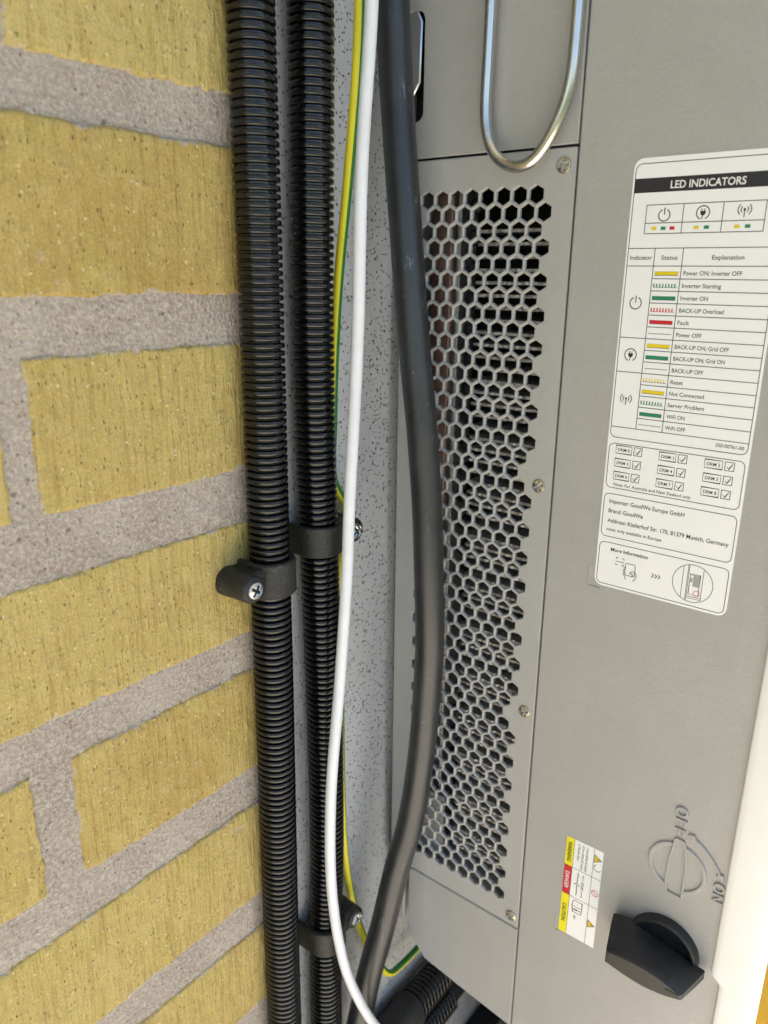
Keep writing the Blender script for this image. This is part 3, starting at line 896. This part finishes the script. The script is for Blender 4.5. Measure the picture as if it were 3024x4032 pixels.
for k in range(9):
    u = (3.75, 20.6, 37.2)[k % 3]; v_ = 101.95 + 5.2 * (k // 3) + .13 * (k % 3)
    pline(mb, [(u, v_), (u + 6.2, v_), (u + 6.2, v_ + 3.1), (u, v_ + 3.1)], .24, L_, H1, True)
    pline(mb, [(u + 7.1, v_), (u + 10.2, v_), (u + 10.2, v_ + 3.1), (u + 7.1, v_ + 3.1)], .24, L_, H1, True)
    pline(mb, [(u + 7.7, v_ + 1.7), (u + 8.4, v_ + 2.6), (u + 9.7, v_ + .5)], .26, L_, H1)
    put_text('printed_mode_text', 'DRM %d' % k, u + .75, v_ + 2.2, 4.7, 'print_black', lab, L_, 1.25, H1)
mb.obj('printed_tick_boxes', 'print_black', lab)
put_text('printed_note', 'Note: For Australia and New Zealand only', 4.1, 118.05, 29.8, 'print_line', lab, L_, 1.2, H1)
for t, v_, w, s_ in (('Importer: GoodWe Europe GmbH', 125.3, 29.3, 1.7), ('Brand: GoodWe', 129.2, 13.9, 1.7), ('Address: Kistlerhof Str. 170, 81379 Munich, Germany', 133.3, 46.2, 1.7), ('note: only available in Europe', 136.75, 22.0, 1.35)):
    put_text('printed_address_line', t, 3.2, v_, w, 'print_black', lab, L_, s_, H1)
put_text('printed_heading', 'More Information', 5.8, 145.0, 15.1, 'print_black', lab, L_, 1.45, H1, .022)
mb = MB()
for (a, b, c, d) in ((8.4, 147.2, .9, .7), (11.6, 147.2, -.9, .7), (8.4, 150.2, .9, -.7), (11.6, 150.2, -.9, -.7)):
    pline(mb, [(a + c, b), (a, b), (a, b + d)], .26, L_, H1)
pline(mb, [(8.5, 148.8), (11.8, 148.8)], .26, L_, H1)
pline(mb, rect(12.5, 16.4, 148.7, 153.7, .4, 2), .26, L_, H1, True)
pline(mb, [(12.4, 150.4), (11.8, 150.9), (12.2, 151.5), (11.7, 152.0), (12.2, 152.6), (11.8, 153.2), (12.6, 154.4), (13.0, 155.6)], .26, L_, H1)
pline(mb, [(16.4, 151.6), (17.2, 152.9), (16.9, 154.4), (15.9, 155.7)], .26, L_, H1)
pline(mb, [(16.2, 151.7), (14.7, 151.9), (14.4, 152.5), (15.9, 153.0), (15.2, 154.0)], .26, L_, H1)
for q in range(3): pline(mb, [(23.1 + q * 1.25, 150.4), (23.9 + q * 1.25, 151.2), (23.1 + q * 1.25, 152.0)], .36, L_, H1)
pline(mb, circ(38.7, 150.5, 7.5), .24, L_, H1, True)
pline(mb, [(34.9, 144.1), (34.9, 156.9)], .22, L_, H1); pline(mb, [(36.6, 143.4), (36.6, 157.4)], .22, L_, H1); pline(mb, [(37.0, 143.3), (37.0, 157.6)], .22, L_, H1)
pline(mb, [(42.3, 144.0), (42.3, 156.6)], .22, L_, H1); pline(mb, [(37, 155.8), (42.3, 155.8)], .2, L_, H1); pline(mb, [(37, 156.5), (42.3, 156.5)], .2, L_, H1)
pline(mb, [(37.6, 146.6), (41.3, 146.6), (41.3, 154.9), (37.6, 154.9)], .2, L_, H1, True)
mb.obj('printed_scan_drawing', 'print_line', lab)
rects('printed_panel_drawing', [(38.8, 147.3, 41.1, 151.6), (37.7, 146.8, 41.2, 147.2), (37.8, 148.2, 38.6, 150.0)], 'print_grey', lab, L_, H1)
m1 = MB(); pline(m1, circ(40.6, 154.2, 1.15), .2, L_, H2, True); m1.obj('printed_red_ring', 'print_red', lab)

# --- warning sticker, its lines of text run downwards
WA, WZ = 108.0, -231.5
def W_(u, v, h): return (SHELL - h, -(WA + u), WZ - v)
def WT(p, q, h): return W_(p0 - q, p, h)
wst = empty('warning_sticker', (SHELL, -117, -258)); wst.parent = inv; wst.matrix_parent_inverse = inv.matrix_world.inverted()
tag(wst, 'small sticker with yellow and red warning column')
vs, fs = cdt_plate(rect(WA, WA + 17.8, WZ - 54.3, WZ), [], .2, .05)
sharp(link('sheet', on_side(vs, SHELL - .16), fs, 'label_white', wst), 40)
rects('printed_warning_field', [(.05, .05, 3.95, 15.6)], 'print_brightyellow', wst, W_, H1)
rects('printed_danger_field', [(.05, 15.6, 3.95, 31.7)], 'print_red', wst, W_, H1)
rects('printed_caution_field', [(.05, 31.7, 3.95, 54.25)], 'print_brightyellow', wst, W_, H1)
rects('printed_grid', [(3.85, 0.05, 4.05, 54.25), (13.45, .05, 13.65, 54.25), (0.05, 15.5, 17.75, 15.7), (.05, 31.6, 17.75, 31.8)], 'print_line', wst, W_, H2)
def down(name, body, u, v, length, cap, mat, bold=.015):
    """text reading downwards, its baseline at u (cap height towards +u)"""
    vs, fs, w = text_mesh(body, bold); sx = length / w; sy = cap / .729
    link(name, [W_(u + y * sy, v + x * sx, H3) for x, y in vs], fs, mat, wst)
down('printed_warning', 'WARNING', 1.0, 2.4, 10.9, 2.0, 'print_black')
down('printed_danger', 'DANGER', 1.0, 19.0, 9.6, 2.0, 'print_white')
down('printed_caution', 'CAUTION', 1.0, 37.6, 10.2, 2.0, 'print_black')
down('printed_step', '1.Turn off the AC switch.', 9.9, 1.6, 13.3, 1.15, 'print_line', .005)
down('printed_step', '2.Turn off the DC switch.', 7.9, 1.6, 13.3, 1.15, 'print_line', .005)
down('printed_step', '3. Wait for 5min.', 5.9, 1.6, 9.0, 1.15, 'print_line', .005)
down('printed_stop', 'STOP !', 8.9, 21.3, 5.0, 1.4, 'print_line', .005)
down('printed_or', 'or', 6.9, 41.6, 2.0, 1.5, 'print_line', .01)
mb = MB()
pline(mb, [(9.6, 20.6), (9.6, 17.8)], .28, W_, H1); poly(mb, [(9.2, 18.3), (9.6, 17.4), (10.0, 18.3)], W_, H1)
pline(mb, [(9.6, 27.0), (9.6, 29.8)], .28, W_, H1); poly(mb, [(10.0, 29.3), (9.6, 30.2), (9.2, 29.3)], W_, H1)
pline(mb, [(7.0, 17.2), (7.2, 19), (7.0, 21), (7.0, 23)], .4, W_, H1); pline(mb, [(7.0, 24), (6.9, 26), (7.1, 28.5), (6.9, 30)], .4, W_, H1)
pline(mb, circ(6.9, 24.9, 1.4, 200, 340, 8), .35, W_, H1)
pline(mb, [(6.0, 33.4), (7.2, 33.0), (8.6, 33.4), (10.4, 33.0), (10.6, 36.4), (10.2, 39.8), (8.6, 40.0), (7.4, 39.6), (6.2, 40.0), (5.6, 36.6)], .32, W_, H1, True)
pline(mb, [(5.7, 36.5), (10.5, 36.5)], .26, W_, H1)
pline(mb, [(6.5, 38.2), (8.6, 38.2)], .75, W_, H1); poly(mb, circ(9.4, 38.2, .4, n=10)[::-1], W_, H1); poly(mb, circ(8.4, 34.8, .22, n=8)[::-1], W_, H1)
pline(mb, circ(15.7, 9.8, 1.7, 20, 250, 12), .28, W_, H1)
mb.obj('printed_pictograms', 'print_black', wst)
for v_ in (5.1, 42.0):
    m1 = MB(); poly(m1, [(14.0, v_ - 2.0), (14.0, v_ + 2.0), (17.3, v_)][::-1], W_, H1); m1.obj('printed_triangle', 'print_yellow', wst)
    m1 = MB(); pline(m1, [(14.0, v_ - 2.0), (17.3, v_), (14.0, v_ + 2.0)], .3, W_, H2, True); pline(m1, [(14.8, v_), (16.2, v_)], .35, W_, H2); m1.obj('printed_triangle_outline', 'print_black', wst)
m1 = MB(); pline(m1, circ(15.8, 23.8, 1.55), .32, W_, H1, True); pline(m1, [(14.8, 22.7), (16.8, 24.9)], .32, W_, H1); m1.obj('printed_prohibition_ring', 'print_red', wst)
# raised switch words next to the dial symbol, reading downwards
def oval(ca, cb, ra, rb, n=20): return [(ca + ra * math.cos(2 * math.pi * k / n), cb + rb * math.sin(2 * math.pi * k / n)) for k in range(n + 1)]
def eff(z): return [[(154.1, z), (158.6, z)], [(158.1, z), (158.1, z - 3.1)], [(156.1, z), (156.1, z - 2.5)]]
strokes('embossed_word', [oval(156.1, -194.2, 2.1, 1.9)] + eff(-198.1) + eff(-202.6), 1.15, 'grey_case_paint', inv)
strokes('embossed_word', [oval(174.4, -221.9, 1.9, 1.9), [(172.3, -225.4), (176.5, -225.4)], [(176.3, -225.5), (172.5, -228.6)], [(172.3, -228.8), (176.5, -228.8)]], 1.1, 'grey_case_paint', inv)

# ------------------------------------------------------------------ corrugated conduits on the wall
C1 = [(5, -8.6, 330), (5, -8.6, 200), (4.9, -8.6, 92.7), (5.0, -8.6, 59), (5.0, -8.6, 20), (4.9, -8.6, -12.6), (4.7, -8.6, -55), (4.6, -8.6, -103), (4.5, -8.6, -145), (3.9, -8.6, -214), (3.4, -8.6, -273), (3.4, -8.6, -325), (3.6, -8.6, -420), (4, -8.6, -540), (4, -8.6, GZ + 2)]
C2 = [(33, -9.6, 330), (32.8, -9.6, 200), (32.3, -9.6, 98), (31.8, -9.6, 62), (31.1, -9.6, 20), (30.8, -9.6, -14), (31.3, -9.6, -59.6), (32.4, -9.4, -92), (33.4, -9.4, -134), (34.4, -9.6, -194), (34.2, -9.6, -260), (32.6, -9.4, -304), (32.0, -9.6, -344), (32, -9.6, -450), (32, -9.6, -550), (32, -9.6, GZ + 2)]
o = corrugated('corrugated_conduit', C1, 8.25, 2.82, 'black_conduit_plastic')
tag(o, 'black corrugated conduit over the edge of the yellow bricks', 'conduit', 'conduits clipped to the wall')
o = corrugated('corrugated_conduit', C2, 8.35, 2.86, 'black_conduit_plastic')
tag(o, 'black corrugated conduit on concrete, partly behind the white cable', 'conduit', 'conduits clipped to the wall')

def clip(cx, cy, zc, side, label, hgt=14.5):
    e = empty('conduit_clip', (cx, 0, zc)); tag(e, label, 'clip', 'conduit clips')
    ro, ri, h = 10.5, 8.55, hgt / 2
    # strap: U round the conduit down to the wall
    prof = []
    for k in range(25):
        t = R(-12 + 204 * k / 24); prof.append((math.cos(t), math.sin(t)))
    ringo = [(cx - side * ro * c, cy - ro * s) for c, s in prof]; ringi = [(cx - side * ri * c, cy - ri * s) for c, s in prof]
    ringo = [(ringo[0][0], 0.6)] + ringo + [(ringo[-1][0], 0.6)]; ringi = [(ringi[0][0], .6)] + ringi + [(ringi[-1][0], .6)]
    n = len(ringo); v = []; f = []
    lev = [(-h, ringi, 0), (-h, ringo, .55), (-h + .6, ringo, 0), (h - .6, ringo, 0), (h, ringo, .55), (h, ringi, 0)]
    for z, rg, ins in lev:
        for i in range(n):
            x, y = rg[i]
            if ins: d = Vector((x - cx, y - cy)); d = d * (1 - ins / max(d.length, .1)); x, y = cx + d.x, cy + d.y
            v.append((x, y, zc + z))
    for k in range(6):
        k2 = (k + 1) % 6
        for i in range(n - 1): f.append((k * n + i, k * n + i + 1, k2 * n + i + 1, k2 * n + i))
    if side > 0: f = [t[::-1] for t in f]
    sharp(link('strap', v, f, 'clip_black', e), 40)
    # screw boss beside it
    bx = cx + side * 15.6
    top = 16.8
    pr = [(6.2, -1), (6.0, 4), (5.6, top - 1.4), (5.2, top - .4), (4.7, top), (.5, top)]
    vv, ff = lathe(pr, 28, (bx, 0, zc), (0, -1, 0)); sharp(link('screw_boss', vv, ff, 'clip_black', e), 40)
    m2 = MB(); x0, x1 = sorted((cx + side * 8.8, bx))
    # web with sloping shoulders between boss and strap
    a = [(x0, -15.2), (x1, -15.2), (x1, .5), (x0, .5)]
    m2.bbox(x0, x1, -15.2, .5, zc - 5.6, zc + 5.6, 1.0); m2.obj('web', 'clip_black', e)
    screw('screw', (bx, -top, zc), (0, -1, 0), 3.55, 'zinc_steel', e, random.uniform(0, 80), .8)
clip(4.6, -8.6, -100.8, -1, 'black clip with its screw over the yellow bricks')
clip(32.4, -9.4, -91.8, 1, 'black clip, its screw half hidden by the straight white cable, above the earth wire bend', 13.2)
clip(32.6, -9.4, -304, 1, 'black clip with its screw beside the yellow-green wire, where the white cable bends away', 14.5)

# ------------------------------------------------------------------ cables
BL = [(80, -11, 330), (78, -11, 220), (74.5, -12, 160), (74.5, -13, 116.2), (74.8, -16, 77.3), (73.6, -20, 49.7), (72.6, -28.0, -11.5), (73.3, -33.0, -50.5), (73.9, -36.0, -81.4), (74.1, -38.0, -113.9), (75.0, -39.0, -148.8), (75.9, -38.0, -170.7), (76.6, -35.0, -211.5), (74.6, -30.5, -254.1), (69.4, -26.6, -281), (63.8, -22.0, -317.4), (57.6, -18.0, -347.9), (53.4, -16.0, -372.0), (48, -14, -400), (42, -11, -470), (44, -10, -540), (46, -9, GZ + 3)]
o = tube('power_cable', BL, 6.75, 'black_rubber', None, 40, 2.5)
tag(o, 'thick smooth black cable bowing in front of the vent panel', 'cable')
WH = [(51, -24, 330), (49, -26, 200), (45.1, -27.0, 106.8), (39.9, -27.0, 54.3), (37.4, -27.0, -9.6), (32.9, -26.5, -74.0), (31.0, -26.6, -103.9), (26.7, -26.0, -153.5), (20.6, -25.6, -208.9), (20.0, -26.0, -260.0), (26.3, -27.0, -306.0), (35.2, -28.0, -335.7), (47.1, -30.0, -364.9), (60, -31, -388), (74, -32, -420), (84, -32, -470), (88, -32, -560), (88, -32, GZ + 3)]
o = tube('white_cable', WH, 2.45, 'white_sheath', None, 24, 2)
tag(o, 'thin white cable hanging in front of the conduits, bending away at the bottom', 'cable')
YG = [(52, -16, 330), (50, -18, 200), (49.1, -18.0, 109.3), (47.6, -18, 86.9), (46.6, -14, 47.8), (44.6, -11, 13.8), (44.0, -9, -13.4), (44.6, -7, -42.3), (46.2, -5.4, -70), (56.4, -3.3, -85), (57.2, -3.0, -98), (52, -3.4, -120), (51.2, -4, -178.4), (51.5, -4, -231), (53.5, -4, -269.2), (57.0, -4.5, -297.8), (62.7, -5, -323.3), (71.0, -6, -349.3), (79.5, -7.5, -368), (84.5, -8.4, -377), (89.5, -8.8, -381.5), (97, -9, -383), (115.8, -9.0, -384), (160, -9, -384), (300, -9, -384)]
# the earth wire: yellow sheath with a green band that runs along it
path = catmull(YG, 2); Lw = plen(path); ss = [Lw * i / int(Lw / 2) for i in range(int(Lw / 2) + 1)]
fr, _ = resample(path, ss)
v, f = sweep(fr, [1.95] * len(fr), 24, True, Vector((-.66, -.75, 0)))
o = sharp(link('earth_wire', v, f, 'wire_yellow'), 50)
tag(o, 'thin yellow and green striped earth wire weaving behind the white cable', 'wire')
tws = [R(-34) * min(1, max(0, (-130 - p.z) / 120)) for p, t in fr]
v, f = sweep(fr, [2.0] * len(fr), 10, False, Vector((-.66, -.75, 0)), R(-150), R(-18), tws)
link('green_stripe', v, f, 'wire_green', o, True)

# conduits and trunking running along the wall under the inverter
HC1 = [(104, -12, -421), (130, -12, -421), (200, -12, -421), (330, -12, -421), (480, -12, -421)]
root = corrugated('horizontal_conduit', HC1, 10.3, 3.3, 'black_conduit_plastic', None, 1.2)
tag(root, 'black corrugated conduit with smooth end fitting under the inverter, level on the wall', 'conduit', 'conduits under the inverter')
pr = [(8, -32), (9.6, -30), (10, -26), (11, -25.6), (11.2, -24), (11.2, -6), (11.5, -5), (11.5, 0), (10.8, .8), (8, .8)]
v, f = lathe(pr, 36, (105, -12, -421), (1, 0, 0)); sharp(link('end_fitting', v, f, 'clip_black', root), 40)
tube('bend', [(78, -12, -421), (66, -12, -423), (58, -12, -432), (55, -12, -450), (55, -12, -520), (55, -12, GZ + 3)], 7.8, 'black_rubber', root, 24, 3)
HC2 = [(96, -12, -450), (120, -12, -450), (149, -12, -450)]
root = corrugated('horizontal_conduit', HC2, 9.2, 3.2, 'black_conduit_plastic', None, 1.1)
tag(root, 'short black corrugated conduit ending in a smooth pipe under the inverter', 'conduit', 'conduits under the inverter')
tube('smooth_pipe', [(146, -12, -450), (200, -12, -450), (300, -12, -450), (480, -12, -450)], 6.6, 'clip_black', root, 24, 6)
tube('elbow', [(97, -12, -450), (84, -12, -451), (77, -12, -458), (75, -12, -470), (75, -12, -540), (75, -12, GZ + 3)], 7.4, 'clip_black', root, 24, 4)
m_ = MB(); m_.bbox(150, 480, -12, 1.8, -548, -530, 1.5)
o = m_.obj('cable_trunking', 'clip_black')
tag(o, 'dark straight trunking fixed to the concrete below the conduits', 'trunking')
# ------------------------------------------------------------------ yellow box and beige hose beyond the inverter's front edge
yb = empty('yellow_box', (380, -230, GZ)); tag(yb, 'sunlit yellow box standing below the white front edge of the inverter', 'box')
m_ = MB(); m_.bbox(150, 620, -400, -60, GZ + 1, -452, 6); sharp(m_.obj('body', 'box_yellow', yb), 30)
m_ = MB(); m_.bbox(144, 626, -406, -54, -451.5, -432, 5); sharp(m_.obj('lid', 'box_yellow', yb), 30)
o = tube('beige_hose', [(640, -150, -580), (560, -190, -400), (420, -212, -395), (300, -232, -404), (225, -252, -413), (172, -276, -414), (140, -300, -440), (130, -315, -560), (130, -320, GZ + 3)], 16, 'hose_beige', None, 28, 5)
tag(o, 'smooth beige hose draped across the yellow box', 'hose')
